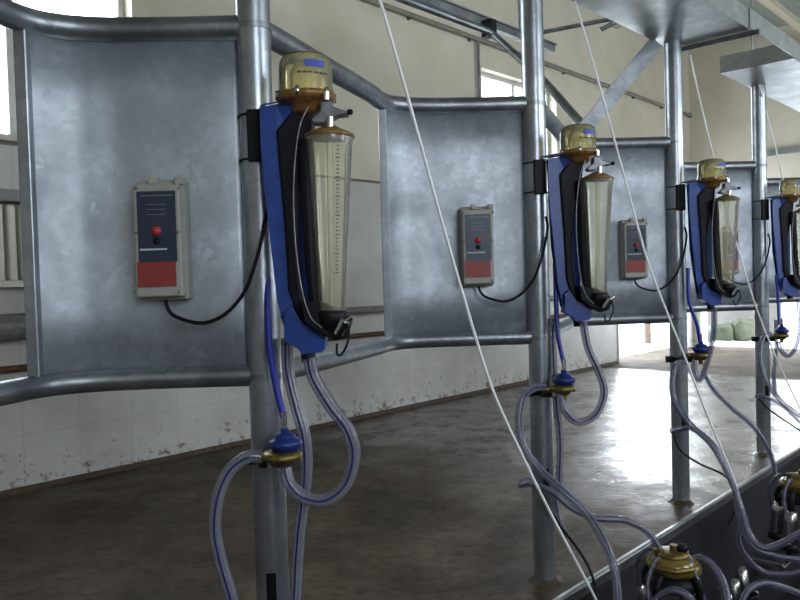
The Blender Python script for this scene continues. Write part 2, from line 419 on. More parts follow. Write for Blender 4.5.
# yard outside
b = MB(); wallbox(b, -9000, 20000, -16000, TW-112, -20, -6); struct(b.build('ground_yard', 'snow'))
b = MB(); wallbox(b, SE+112, 20000, TW-112, 9000, -20, -6); struct(b.build('ground_lane', 'snow'))
b = MB(); b.tube([P(648, 344, 6.5), P(648, 344, 6.5)+EZ*1.5], .05, 12, smooth_path=False)
tag(b.build('fence_post', 'wood'), 'dark timber post standing in the white yard outside the side doorway', 'post')
b = MB(); wallbox(b, SE+820, SE+860, -1500, -930, -6, 1500); struct(b.build('wall_yard_dimmer', 'yard_dimmer'))  # backdrop wall added to keep bright sky out of the floor reflection
# kerb
b = MB()
wallbox(b, SB+6, SE-8, 47, 56, 0.5, 3.5); wallbox(b, SB+6, SE-8, 54.5, 57.5, -12, 3.5)
b.tube([W(SB+8, 55, 2), W(SE-10, 55, 2)], 4.5*U, 10, smooth_path=False)
tag(b.build('kerb_angle', 'kerb'), 'long galvanised steel edging along the rim of the milking pit', 'kerb')

# ================================================================ posts
post_group = 'galvanised posts of the stall row'
def make_post():
    r = 16.6*U; top = 908*U; c = O0.copy()
    hz0, hz1 = 148*U, 172*U                 # the slot through which a hose enters
    seg = 32; hs = [0, hz0, hz1, top]; vs = []
    t = thing('stall_post', '', 'post', c, post_group)
    # shell with a slot cut at the front left
    b = MB(); rings = [0, 60*U, hz0-2*U, hz0+6*U, hz1-6*U, hz1+2*U, 400*U, 650*U, top]
    vs = [c+Vector((r*math.cos(2*math.pi*k/seg), r*math.sin(2*math.pi*k/seg), h)) for h in rings for k in range(seg)]
    k0 = 23; slot = {k0, k0+1, k0+2}
    fs = []
    for i in range(len(rings)-1):
        for k in range(seg):
            if 2 <= i <= 4 and k in (slot if i == 3 else {k0, k0+1, k0+2}): continue
            fs.append((i*seg+k, i*seg+(k+1) % seg, (i+1)*seg+(k+1) % seg, (i+1)*seg+k))
    b.add(vs, fs, None, True); b.add(vs[-seg:], [tuple(range(seg))])
    b.build('tube', 'galv', t)
    b = MB(); b.lathe(c, [(r*.86, 0), (r*.86, top*.97)], 24); b.build('shade_core', 'black', t)  # black core added so the hollow behind the slot looks shaded
    b = MB(); b.lathe(c, [(r*1.0, 7*U), (r*1.12, 5*U), (r*1.35, 1.5*U), (r*1.6, 0)], 24); b.build('footing', 'floor', t)
    for h in (461+252, 461-93):              # weld collars at the rails
        b = MB(); b.tube([c+EZ*((h-3)*U), c+EZ*((h+3)*U)], r*1.06, 24, smooth_path=False)
        b.build('collar', 'galv_dark', t)
    return t
post_labels = ['thick galvanised round post between the largest panel and the largest milk meter',
               'galvanised round post with meter, second one down the row',
               'galvanised round post, third down the row, in front of the bright doorway',
               'slim galvanised round post, fourth down the row, below the tray',
               'galvanised post at the far end of the row, partly outside the picture']
p0 = make_post(); p0['label'] = post_labels[0]
posts = [p0]+[clone(p0, n, post_labels[n]) for n in range(1, 5)]

# ================================================================ stall frames
def stall_path(h, k=0): return [Q(-480, .51, h), Q(-425+k*.6, .70, h), Q(-376+k, .875, h), Q(-364+k, .93, h), Q(-350+k, .962, h), Q(-325+k, .983, h), Q(-285+k*.6, .994, h), Q(-210, 1.0, h), Q(-139, 1.0, h)]
def make_frame(k=0):
    t = thing('stall_partition', '', 'stall partition', Q(-250, 1.0, 369), 'bent galvanised stall partitions')
    MB().tube(stall_path(714, k), 12.3*U, 18, 8).build('top_rail', 'galv_dark', t)
    MB().tube(stall_path(369, k), 11.0*U, 18, 8).build('bottom_rail', 'galv_dark', t)
    plan = [(-148, 1.004), (-153, 1.004), (-160, 1.0), (-285, .994), (-308, .989), (-325, .983), (-338, .973), (-348, .962), (-355, .952), (-361, .943)]
    pts = catmull([Q(x, z, 0) for x, z in [(x+k*max(0, min(1, (-x-160)/150)), z) for x, z in plan]], 1, 4)[0]
    b = MB(); n = len(pts); hs = (368, 440, 540, 640, 716); off = Vector((0, 1.4*U, 0)); vs = []
    for side in (0, 1):
        for h in hs:
            for p in pts: vs.append(p+EZ*h*U+off*side)
    fs = []; m = n*len(hs)
    for side in (0, 1):
        for j in range(len(hs)-1):
            for i in range(n-1):
                a = side*m+j*n+i; fs.append((a, a+1, a+n+1, a+n))
    for j in range(len(hs)-1):
        for i in (0, n-1): a = j*n+i; fs.append((a, a+n, a+n+m, a+m))
    for i in range(n-1):
        for j in (0, len(hs)-1): a = j*n+i; fs.append((a, a+1, a+1+m, a+m))
    b.add(vs, fs, None, True); b.build('sheet_panel', 'sheet', t)
    b = MB(); ax = Vector((1, 0, 0)); b.box(Q(-361+k, .945, 541), 6*U, 5*U, 168*U); b.build('side_bar', 'galv', t, bevel=.003)

    return t
fl = ['largest galvanised sheet partition, filling the upper left, with two bent rails',
      'galvanised sheet partition between the first and second posts',
      'galvanised sheet partition ending at the third post, behind a slanting white cord',
      'galvanised sheet partition ending at the fourth post, behind the third meter',
      'farthest galvanised partition, only its corner showing past the fourth post']
f0 = make_frame(14); f0['label'] = fl[0]
f1 = make_frame(); f1.location += ROW; f1['label'] = fl[1]
for n in range(2, 5): clone(f1, n-1, fl[n])

# ================================================================ control boxes
def make_box():
    c = P(157, 238, .955)
    t = thing('control_box', '', 'control box', c, 'control boxes on the partitions')
    zf, zb = .951, .998
    def pb(x0, x1, y0, y1, za, zz, mb):     # box whose front face covers these measures
        a = P(x0, (y0+y1)/2, za); d = P(x1, (y0+y1)/2, za); e = P((x0+x1)/2, y0, za); g = P((x0+x1)/2, y1, za)
        ce = Vector(((a.x+d.x)/2, (za+zz)/2*D0, (e.z+g.z)/2))
        mb.box(ce, (d.x-a.x)/2, abs(zz-za)/2*D0, (e.z-g.z)/2); return mb
    pb(134, 181, 184, 297, .951, .972, MB()).build('case', 'beigepl', t, bevel=.004)
    pb(138, 186, 180, 300, .970, .996, MB()).build('back_box', 'beigepl', t, bevel=.004)
    for x in (148, 174): pb(x, x+8, 176, 184, .958, .975, MB()).build('hinge', 'beigepl', t, bevel=.002)
    fp = pb(137.5, 176, 191, 262, .9495, .9515, MB()).build('faceplate', 'face', t)
    b = MB(); pb(141, 172, 195, 196, .949, .9497, b)
    for y in (204, 209, 214): pb(146, 166, y, y+.7, .949, .9497, b)
    b.build('printed_lines', 'paint_grey', fp)
    pb(140, 167, 248.5, 250.2, .949, .9497, MB()).build('printed_strip', 'whitepr', fp)
    pb(137.5, 176, 262, 287, .9495, .9515, MB()).build('lower_plate', 'redface', t)
    k = MB(); k.lathe(P(156.5, 231, .9495), [(0, 4*U), (4.0*U, 3.6*U), (4.6*U, 0)], 20, axis=-EY); k.build('push_button', 'red', t)
    k = MB(); k.lathe(P(156.5, 241, .9495), [(0, 1.5*U), (3.2*U, 1.2*U), (3.6*U, 0)], 16, axis=-EY); k.build('key_switch', 'blackpl', t)
    for x, y in ((135.7, 188), (178.6, 188), (135.7, 232), (178.6, 232), (135.7, 292), (178.6, 292)):
        k = MB(); k.lathe(P(x, y, .951), [(0, 1*U), (1.5*U, .6*U), (1.7*U, 0)], 8, axis=-EY); k.build('screw', 'galv_dark', t)
    MB().tube([P(166, 296, .975), P(167, 306, .972), P(173, 315, .968), P(188, 321, .965), P(203, 323, .965), P(219, 318, .966), P(233, 307, .966), P(246, 289, .964), P(255, 264, .962), P(262, 238, .964), P(267, 212, .968), P(268, 196, .98)], 1.9*U, 8, 5).build('cable', 'black', t)
    return t
bl = ['grey control box with red button on the largest left partition',
      'grey control box with red button on the partition beside the second post',
      'grey control box on the third partition, beside a slanting white cord',
      'grey control box on the partition before the fourth post']
c0 = make_box(); c0['label'] = bl[0]
for n in range(1, 4): clone(c0, n, bl[n])

# ================================================================ milk meters
def make_meter():
    t = thing('milk_meter', '', 'milk meter', P(290, 340, .95), 'milk meters on the posts')
    z = .945
    # clamp on the post
    b = MB(); c = P(258, 137, .985); b.box(c, 8.5*U, 12*U, 25*U); b.build('post_clamp', 'black', t, bevel=.003)
    for y in (117, 161):
        b = MB(); h = P(255, y, 1.0).z; pc = Vector((O0.x, O0.y, h))
        b.tube([pc+Vector((17.6*U*math.cos(a), 17.6*U*math.sin(a), 0)) for a in [i*math.pi/8 for i in range(17)]], 1.2*U, 6, 2)
        b.build('clamp_wire', 'black', t)
    # blue bracket: side cheek, front strip, top plate, foot block
    d = Vector((0, 26*U, 0))
    b = MB()
    b.prism([P(x, y, z) for x, y in ((259.5, 107), (277, 104.5), (279, 160), (285, 212), (288, 262), (300, 318), (302, 338), (285, 331), (277, 300), (270, 240), (263, 180), (260, 140))], d*.12)
    b.build('bracket_strip', 'blue', t, bevel=.0015)
    b = MB()
    b.prism([P(261, 107, z), P(277, 104, z), P(302, 97, z-.01), P(313, 97, z-.01), P(313, 101, z-.01), P(300, 103, z-.01), P(284, 122, z), P(277, 132, z), P(277, 108, z)], d*.15)
    b.prism([P(261, 106, z), P(312, 96.5, z-.01), P(312, 96.5, z+.035), P(261, 106, z+.035)], EZ*1.5*U)
    b.build('top_arm', 'blue', t, bevel=.001)
    b = MB()
    b.prism([P(x, y, z+.014) for x, y in ((262, 108), (308, 102), (313, 180), (316, 326), (285, 331), (270, 240))], d*.1)
    b.build('back_plate', 'blue', t)
    b = MB()
    b.prism([P(x, y, z-.012) for x, y in ((284, 312), (291, 306), (303, 324), (325, 329), (325, 349), (322, 352), (302, 355), (298, 349), (284, 341))], d)
    b.build('foot_block', 'blue', t, bevel=.0015)
    b = MB(); b.tube([P(308, 353, z), P(309, 361, z)], 7.0*U, 16, smooth_path=False); b.build('outlet_collar', 'black', t)
    # black housing, a leaning body between bracket and flask
    b = MB()
    b.prism([P(x, y, z-.006) for x, y in ((276, 130), (290, 112), (306, 104), (313, 108), (311, 135), (306, 165), (300, 190), (297, 215), (298, 260), (302, 296), (312, 312), (312, 326), (299, 321), (288, 290), (284, 225), (279, 168))], d*1.0)
    b.build('black_housing', 'blackpl', t, bevel=.006)
    b = MB(); b.tube([P(305.5, 140, z-.014), P(308, 200, z-.016), P(311, 260, z-.016), P(315, 306, z-.016)], [6.5*U, 6.5*U, 6*U, 5*U], 14); b.build('dark_riser', 'blackpl', t)
    # dome jar
    c = P(306, 96, z)
    r = 25.5*U
    b = MB(); b.lathe(c, [(r*1.05, 0), (r*1.05, 3*U), (r*1.0, 5*U), (r*.985, 20*U), (r*.97, 28*U), (r*.90, 33*U), (r*.75, 35.8*U), (r*.5, 36.8*U), (0, 37*U)], 36)
    dm = b.build('dome_jar', 'dome', t)
    b = MB(); b.lathe(c, [(r*.55, 3*U), (r*.6, 20*U), (r*.4, 30*U), (0, 31*U)], 20); b.build('inner_float', 'dome', dm)
    b = MB()
    def arc(r_, h0, h1, a0, a1, n=6):
        v = []; f = []
        for i in range(n+1):
            a = math.radians(a0+(a1-a0)*i/n); dr = Vector((math.sin(a), -math.cos(a), 0))
            v += [c+dr*r_+EZ*h0, c+dr*r_+EZ*h1, c+dr*(r_+.0006)+EZ*h0, c+dr*(r_+.0006)+EZ*h1]
        for i in range(n):
            q = i*4; f += [(q+2, q+6, q+7, q+3), (q, q+1, q+5, q+4), (q, q+4, q+6, q+2), (q+1, q+3, q+7, q+5)]
        b.add(v, f)
    arc(r*1.005, 21*U, 27*U, 6, 50); b.build('blue_sticker', 'labelblue', dm)
    b = MB()
    for a0 in (-10, 2, 12, 24, 36, 48): arc(r*1.005, 15*U, 16.6*U, a0, a0+8, 2)
    b.build('dark_print', 'print', dm)
    b = MB(); b.lathe(c, [(0, 38.4*U), (6*U, 38.2*U), (r*.55, 37.3*U), (r*.78, 36*U), (r*.80, 35*U)], 28); b.build('dome_cap', 'amber', t)
    b = MB(); b.lathe(c, [(r*.9, 1*U), (r*1.07, 1*U), (r*1.10, -2*U), (r*1.07, -5*U), (r*.98, -7*U), (r*.62, -8*U), (r*.58, -14*U), (r*.35, -18*U), (0, -19*U)], 32); b.build('collar_ring', 'amber', t)
    for a in (20, 80, 140, 200, 260, 320):
        an = math.radians(a); q = MB(); q.lathe(c+Vector((math.cos(an), math.sin(an), 0))*r*1.06+EZ*(-5*U), [(0, 8*U), (2.2*U, 8*U), (2.2*U, 0), (0, 0)], 8); q.build('ring_screw', 'steel', t)
    # grey sampling valve between dome and flask
    b = MB()
    b.prism([P(x, y, z-.03) for x, y in ((321, 101), (331, 100), (333, 106), (341, 109), (349, 111), (348, 114), (338, 115), (331, 119), (323, 123), (313, 123), (311, 119), (320, 112))], Vector((0, 16*U, 0)))
    b.build('sampling_valve', 'valvegrey', t, bevel=.003)
    b = MB(); b.tube([P(326, 100, z-.03), P(326, 92, z-.03)], 3.2*U, 10, smooth_path=False); b.build('valve_stem', 'steel', t)
    b = MB(); b.tube([P(330, 117, z-.03), P(330, 130, z-.03)], 3.4*U, 10, smooth_path=False)
    b.build('valve_stem', 'steel', t)
    b = MB(); b.lathe(P(350, 112, z-.03), [(0, 3*U), (2.6*U, 2*U), (2.6*U, -2*U), (0, -3*U)], 10, axis=EX); b.build('valve_knob', 'blackpl', t)
    # measuring flask
    zf = .925
    pt, pb_ = P(329.5, 135, zf), P(332, 316, zf)
    ax = (pt-pb_).normalized(); Ln = (pt-pb_).length
    R = lambda px: px*zf*U
    prof = [(R(9), 0), (R(13.4), Ln*.02), (R(15.2), Ln*.30), (R(18.6), Ln*.60), (R(22.5), Ln*.93), (R(24.2), Ln*.985), (R(24.2), Ln)]
    b = MB(); b.lathe(pb_, prof, 36, axis=ax); inn = [(rr-.003, hh) for rr, hh in prof]
    fk = b.build('measuring_flask', 'flask', t)
    b = MB(); b.lathe(pb_, [(0, Ln+9*U), (5*U, Ln+9*U), (8*U, Ln+7*U), (R(20), Ln+2.2*U), (R(25), Ln), (R(25), Ln-3*U), (R(24), Ln-3*U)], 32, axis=ax); b.build('flask_lid', 'amber', t)
    b = MB(); b.lathe(pb_, [(R(3), 0), (R(3), Ln*.97)], 12, axis=ax); b.build('inner_pipe', 'flask', fk)
    b = MB()
    for i in range(34):                       # graduation
        f = .24+.68*i/33; hh = Ln*f
        rr = None
        for (r0, h0), (r1, h1) in zip(prof, prof[1:]):
            if h0 <= hh <= h1: rr = r0+(r1-r0)*(hh-h0)/(h1-h0)
        a = math.radians(26); dr = Vector((math.sin(a), -math.cos(a), 0)); wd = (2.0 if i % 5 == 0 else 1.1)*U
        b.box(pb_+ax*hh+dr*(rr+.0006), wd, .0004, .45*U, Vector((math.cos(a), math.sin(a), 0)), dr, ax)
    b.build('graduation_marks', 'print', fk)
    # lower black fittings
    b = MB(); b.lathe(pb_, [(0, -14*U), (9*U, -14*U), (13*U, -6*U), (14.5*U, 0), (13*U, 5*U), (R(12.6), 6*U)], 20, axis=ax)
    b.prism([P(x, y, z-.03) for x, y in ((300, 300), (318, 302), (330, 306), (345, 312), (351, 322), (347, 337), (335, 341), (318, 333), (304, 322))], Vector((0, 26*U, 0)))
    b.build('flask_foot', 'black', t, bevel=.004)
    b = MB(); b.tube([P(338, 334, z-.035), P(345, 321, z-.04)], 5*U, 12, smooth_path=False); b.tube([P(344, 322, z-.04), P(352, 317, z-.04)], 2*U, 8, smooth_path=False)
    b.build('drain_cock', 'steel', t)
    b = MB(); b.tube([P(348, 326, z-.04), P(349, 336, z-.045), P(346, 347, z-.045), P(341, 355, z-.045), P(337, 354, z-.045), P(337, 344, z-.04)], 1.1*U, 6, 4); b.build('wire_loop', 'black', t)
    b = MB(); b.tube([P(308, 107, z-.03), P(300, 125, z-.034), P(295, 160, z-.034), P(293.5, 200, z-.034), P(296, 250, z-.034), P(303, 295, z-.034), P(311, 318, z-.034), P(322, 328, z-.036)], .7*U, 6, 5); b.build('thin_air_line', 'valvegrey', t)
    return t
ml = ['largest milk meter on blue bracket at the first post, clear conical flask',
      'milk meter with clear conical flask on blue bracket at the second post',
      'milk meter with clear conical flask on blue bracket at the third post',
      'milk meter at the fourth post, cut by the right edge of the photo']
m0 = make_meter(); m0['label'] = ml[0]
for n in range(1, 4): clone(m0, n, ml[n])

# ================================================================ shut-off valves on the posts
def make_valve():
    z = .935
    c = P(282, 452, z)
    t = thing('vacuum_valve', '', 'valve', c, 'blue capped vacuum valves')
    b = MB(); b.lathe(P(285, 446, z), [(0, 17*U), (4*U, 17*U), (4.5*U, 12.5*U), (8*U, 12*U), (10.5*U, 10*U), (11*U, 7*U), (15*U, 6*U), (16*U, 4*U), (16*U, 0), (13.5*U, -.5*U), (12*U, -7*U), (0, -7*U)], 14); b.build('diaphragm_cap', 'bluepl', t)
    b = MB(); b.lathe(P(282, 459, z), [(0, 9*U), (15*U, 8*U), (19*U, 5*U), (19*U, 2*U), (15*U, 0), (10*U, -6*U), (0, -7*U)], 22)
    b.tube([P(301, 456, z), P(262, 457, z), P(256, 457, z)], 5*U, 12, smooth_path=False)
    b.tube([P(285, 462, z), P(285, 474, z)], 4.4*U, 12, smooth_path=False)
    b.build('brass_body', 'brass', t, bevel=.001)
    b = MB(); b.tube([P(270, 462, z), P(270, 468, z)], 3*U, 8, smooth_path=False); b.build('drain_screw', 'steel', t)
    b = MB(); b.tube([P(284, 434, z), P(284, 412, z)], 3*U, 10, smooth_path=False); b.build('inlet_nipple', 'steel', t)
    b = MB(); h = P(260, 456, 1.0).z; b.tube([Vector((O0.x, O0.y, h-4*U)), Vector((O0.x, O0.y, h+4*U))], 18.2*U, 24, smooth_path=False)
    b.box(Vector((O0.x, O0.y, h))+EX*6*U-EY*24*U, 9*U, 10*U, 4*U); b.box(Vector((O0.x-20*U, O0.y-6*U, h)), 7*U, 5*U, 6*U)
    b.build('post_bracket', 'black', t)
    return t
vl = ['blue capped brass valve low on the first post, beside the big hose loop',
      'blue capped brass valve low on the second post',
      'blue capped brass valve on the third post, against the bright doorway',
      'blue capped brass valve on the fourth post']
v0 = make_valve(); v0['label'] = vl[0]
for n in range(1, 4): clone(v0, n, vl[n])

# ================================================================ hoses
def hose(pts, label, r=6.2, name='milk_hose', mat='hose', cat='hose', group='clear milk hoses'):
    o = MB().tube([P(*p) for p in pts], r*U, 16, 8).build(name, mat)
    return tag(o, label, cat, group)
# blue air tubes
for n, pts in enumerate(([(268, 262, .99), (268, 310, .975), (270, 350, .96), (277, 390, .945), (284, 418, .936)],
                         [(555, 262, 1.46), (556, 300, 1.45), (558, 335, 1.44), (564, 364, 1.426)],
                         [(688, 268, 1.93), (689, 300, 1.92), (697, 325, 1.915), (700, 342, 1.915)],
                         [(776, 275, 2.41), (778, 300, 2.41), (779, 325, 2.40)])):
    hose(pts, 'bright blue air tube running down to the valve on the %s post' % NTH[n], 3.4, 'air_tube', 'tubeblue', 'air tube', 'blue air tubes')
# first post
hose([(309, 358, .93), (314, 378, .93), (330, 405, .93), (348, 430, .93), (354, 455, .93), (346, 484, .93), (326, 500, .93), (304, 497, .93), (289, 483, .93), (285, 468, .935)], 'thick clear hose with blue stripes in a U from the first meter')
hose([(287, 338, .985), (288, 370, .985), (296, 405, .98), (305, 440, .975), (306, 480, .97), (300, 530, .97), (297, 570, .97), (294, 640, .97)], 'clear hose hanging straight down just right of the first post')
hose([(262, 457, .935), (248, 457, .93), (230, 470, .925), (218, 497, .92), (215, 530, .92), (222, 565, .92), (232, 600, .92), (238, 650, .92)], 'clear hose curling out left of the first post')
# second post
hose([(583, 322, 1.41), (588, 348, 1.41), (598, 370, 1.41), (604, 392, 1.41), (596, 414, 1.41), (578, 422, 1.41), (564, 410, 1.41), (559, 393, 1.42)], 'clear hose in a U under the second meter', 5.6)
hose([(553, 318, 1.475), (553, 350, 1.475), (556, 400, 1.465), (560, 440, 1.46), (559, 480, 1.46), (556, 505, 1.46), (566, 540, 1.44)], 'clear hose hanging straight down just right of the second post', 5.4)
hose([(545, 387, 1.425), (534, 388, 1.42), (523, 397, 1.41), (519, 420, 1.40), (524, 447, 1.39), (540, 470, 1.38), (562, 490, 1.36), (590, 518, 1.34), (608, 550, 1.31), (616, 580, 1.29), (620, 640, 1.26)], 'clear striped hose from the second valve over the kerb into the pit', 5.8)
hose([(538, 478, 1.49), (526, 480, 1.465), (521, 485, 1.45), (532, 484, 1.43), (552, 492, 1.42), (572, 508, 1.41), (596, 518, 1.41), (624, 520, 1.41), (645, 530, 1.41), (657, 545, 1.41), (660, 556, 1.41)], 'clear hose from the slot of the second post arching to the brass claw', 5.0)
# third post
hose([(714, 309, 1.90), (714, 330, 1.90), (710, 352, 1.90), (704, 372, 1.90), (699, 380, 1.90), (695, 372, 1.905), (694, 360, 1.91)], 'clear hose in a narrow U under the third meter', 5.4)
hose([(686, 362, 1.91), (677, 364, 1.90), (672, 380, 1.88), (675, 402, 1.86), (690, 424, 1.83), (712, 445, 1.80), (730, 478, 1.77), (742, 510, 1.74), (750, 535, 1.72), (764, 548, 1.70), (784, 542, 1.68), (805, 530, 1.66)], 'clear hose from the third valve sweeping down beside the pit wall', 5.6)
hose([(681, 428, 1.98), (672, 430, 1.95), (674, 432, 1.93), (690, 428, 1.90), (707, 438, 1.88), (722, 458, 1.86), (734, 485, 1.84), (739, 515, 1.82), (752, 545, 1.80), (776, 556, 1.78), (805, 560, 1.76)], 'clear hose from the slot of the third post dropping into the pit', 5.0)
hose([(703, 372, 1.92), (714, 390, 1.92), (732, 408, 1.92), (752, 425, 1.91), (766, 445, 1.90), (773, 462, 1.90), (775, 474, 1.90)], 'clear hose stretched from below the third meter to the rear claw', 5.0)
# fourth post
hose([(798, 300, 2.39), (799, 330, 2.39), (796, 347, 2.39), (788, 356, 2.39), (781, 350, 2.39), (778, 342, 2.40)], 'clear hose in a U at the fourth post', 5.2)
hose([(771, 334, 2.40), (763, 338, 2.39), (760, 354, 2.37), (765, 378, 2.35), (780, 400, 2.32), (803, 418, 2.30)], 'clear hose from the fourth valve trailing off right', 5.4)
hose([(776, 320, 2.45), (776, 350, 2.45), (774, 375, 2.44), (775, 395, 2.44)], 'clear hose hanging straight down at the fourth post', 5.0)
hose([(763, 394, 2.46), (756, 396, 2.43), (762, 396, 2.41), (780, 404, 2.40), (803, 425, 2.38)], 'clear hose from the slot of the fourth post', 4.6)
# black cables
for pts, lab in (([(538, 482, 1.48), (547, 505, 1.45), (562, 528, 1.43), (580, 552, 1.41), (592, 575, 1.39), (600, 610, 1.37)], 'thin black cable sagging from the second post into the pit'),
                 ([(673, 432, 1.95), (680, 450, 1.92), (700, 464, 1.90), (722, 474, 1.87), (736, 488, 1.85), (737, 505, 1.84), (728, 525, 1.83)], 'thin black cable sagging from the third post over the kerb'),
                 ([(758, 398, 2.43), (770, 410, 2.42), (790, 424, 2.40), (803, 432, 2.38)], 'thin black cable sagging from the fourth post')):
    hose(pts, lab, 2.0, 'black_cable', 'black', 'cable', 'black cables from the posts')
# white cords
for pts, lab in (([(346, -118, 1.12), (380, 0, 1.14), (410, 105, 1.16), (440, 215, 1.19), (466, 305, 1.22), (492, 388, 1.25), (522, 455, 1.29), (552, 516, 1.33), (592, 592, 1.37), (620, 650, 1.40)], 'white cord slanting across the second partition, down into the pit'),
                 ([(575, 1, 1.63), (595, 70, 1.65), (613, 135, 1.67), (630, 198, 1.69), (648, 262, 1.71), (666, 310, 1.73), (688, 365, 1.76), (709, 420, 1.79), (723, 452, 1.79), (735, 482, 1.772), (742, 508, 1.745)], 'white cord slanting in front of the third post'),
                 ([(690, 55, 2.05), (697, 88, 2.06), (714, 160, 2.09), (728, 215, 2.12), (742, 262, 2.15), (757, 310, 2.18), (778, 362, 2.21), (797, 402, 2.24), (805, 420, 2.25)], 'white cord passing behind the third meter jar'),
                 ([(759, 84, 2.40), (767, 115, 2.51), (778, 158, 2.53), (788, 200, 2.55), (804, 250, 2.58)], 'thin white cord right of the fourth post')):
    o = MB().tube([P(*p) for p in pts], 1.9*U, 8, 5).build('pull_cord', 'rope')
    tag(o, lab, 'cord', 'white pull cords')

# ================================================================ claws with teat cups
def make_claw(c):
    t = thing('milking_claw', '', 'milking cluster', c, 'brass topped milking claws')
    b = MB()
    b.lathe(c, [(0, 12*U), (14*U, 12*U), (26*U, 10*U), (33*U, 5*U), (35*U, -4*U), (32*U, -11*U), (24*U, -17*U), (12*U, -21*U), (0, -22*U)], 9)
    b.lathe(c+EX*17*U-EY*8*U-EZ*5*U, [(0, 9*U), (14*U, 9*U), (21*U, 5*U), (23*U, -3*U), (19*U, -11*U), (0, -13*U)], 8)
    b.build('bowl', 'bowl', t)
    b = MB()
    b.lathe(c, [(32*U, 3*U), (37*U, 2*U), (37.5*U, -1.5*U), (37*U, -4*U), (32*U, -5*U)], 9)
    b.lathe(c, [(24*U, 11*U), (24*U, 15*U), (14*U, 17*U), (0, 17*U)], 10)
    b.build('brass_rim', 'brass', t)
    b = MB(); b.tube([c+EX*3*U+EZ*12*U, c+EX*3*U+EZ*25*U], 6*U, 12, smooth_path=False); b.tube([c-EX*18*U+EZ*9*U, c-EX*19*U+EZ*20*U], 7*U, 12, smooth_path=False); b.build('top_nozzle', 'brass', t)
    b = MB(); b.lathe(c+EX*14*U+EZ*21*U-EY*4*U, [(0, 7*U), (6*U, 5*U), (6.5*U, -5*U), (0, -8*U)], 12, axis=EX); b.build('black_plug', 'black', t)
    b = MB(); b.lathe(c, [(24*U, -14*U), (33*U, -17*U), (40*U, -30*U), (36*U, -34*U), (22*U, -22*U)], 16); b.build('rubber_skirt', 'black', t)
    for i in range(4):
        a = math.radians(40+90*i); d = Vector((math.cos(a), math.sin(a), 0))
        q = MB(); q.tube([c+d*20*U-EZ*8*U, c+d*36*U-EZ*16*U, c+d*42*U-EZ*30*U, c+d*40*U-EZ*48*U], 6.6*U, 12, 5); ln = q.build('short_milk_tube', 'black', t)
        s0 = c+d*40*U-EZ*44*U; ax = (d*.10-EZ).normalized()
        q = MB(); q.lathe(s0, [(0, 0), (7*U, 0), (11*U, 8*U), (12.5*U, 20*U), (12.5*U, 58*U), (11.5*U, 64*U), (0, 64*U)], 18, axis=ax); sh = q.build('teat_cup_shell', 'steel', t)
        q = MB(); q.lathe(s0+ax*62*U, [(10.5*U, 0), (14*U, 2*U), (14.5*U, 8*U), (12*U, 13*U), (5*U, 14*U)], 18, axis=ax); q.build('liner_lip', 'black', sh)
        q = MB(); q.tube([c+d*14*U+EZ*4*U, c+d*30*U+EZ*10*U-E2*6*U, c+d*50*U-EZ*20*U-E2*8*U, c+d*54*U-EZ*60*U], 2.8*U, 8, 5); q.build('pulse_tube', 'hose', t)
    return t
cc = P(672, 562, 1.41)
k0 = make_claw(cc); k0['label'] = 'brass topped milking claw hanging beside the kerb, in the lower centre right'
k1 = copy_tree(k0); k1.location = P(800, 483, 1.90); k1['label'] = 'brass topped milking claw farther along the pit, at the right edge'
hose([(692, 560, 1.41), (700, 558, 1.40), (712, 565, 1.38), (723, 582, 1.36), (728, 604, 1.34), (730, 640, 1.33)], 'clear hose arching right from the brass claw down into the pit', 5.4)
hose([(640, 620, 1.36), (655, 600, 1.36), (672, 590, 1.34), (690, 598, 1.33), (704, 625, 1.33)], 'clear hose looping below the brass claw', 5.0)
hose([(744, 520, 1.76), (738, 538, 1.77), (746, 556, 1.78), (764, 572, 1.78), (790, 574, 1.76), (806, 570, 1.75)], 'dim clear hose sagging low in the pit under the claw at the right edge', 5.0)
hose([(736, 640, 1.55), (744, 596, 1.58), (762, 583, 1.60), (786, 588, 1.62), (806, 596, 1.63)], 'dim clear hose low in the pit, at the bottom right corner', 5.0)
# washing rack along the pit wall
def make_rack(c):
    t = thing('washing_rack', '', 'washing rack', c, 'teat cup washing racks')
    b = MB(); b.tube([c-E1*170*U, c+E1*170*U], 7*U, 12, smooth_path=False); b.build('pipe', 'steel', t)
    for i in range(4):
        q = c+E1*(-110+72*i)*U+E2*8*U
        b = MB(); b.lathe(q, [(4*U, 0), (5*U, 8*U), (15*U, 14*U), (17*U, 24*U), (14*U, 24*U), (10*U, 14*U)], 16); b.build('jetter_cup', 'blackpl', t)
        b = MB(); b.lathe(q, [(9*U, 22*U), (12*U, 30*U), (12.5*U, 58*U), (9*U, 70*U), (0, 71*U)], 16, axis=(EZ+E2*(.3-.2*i)+E1*.2).normalized()); b.build('teat_cup', 'steel', t)
    for i in (-1, 1):
        b = MB(); b.box(c+E1*i*150*U-E2*30*U, 5*U, 34*U, 3*U, E1, E2, EZ); b.build('wall_arm', 'galv_dark', t)
    return t
r0 = make_rack(W(900, 118, -175)); r0['label'] = 'dark washing rack with steel teat cups below the kerb, between the two claws'
r1 = copy_tree(r0); r1.location = W(400, 118, -175); r1['label'] = 'dark washing rack with steel teat cups, below the lower brass claw'
r2 = copy_tree(r0); r2.location = W(1400, 118, -175); r2['label'] = 'dark washing rack with steel teat cups, below the claw at the right edge'
b = MB(); b.tube([W(-300, 190, -250), W(3000, 190, -250)], 12*U, 14, smooth_path=False); tag(b.build('milk_line', 'steel'), 'long steel pipe running low along the pit', 'pipe')

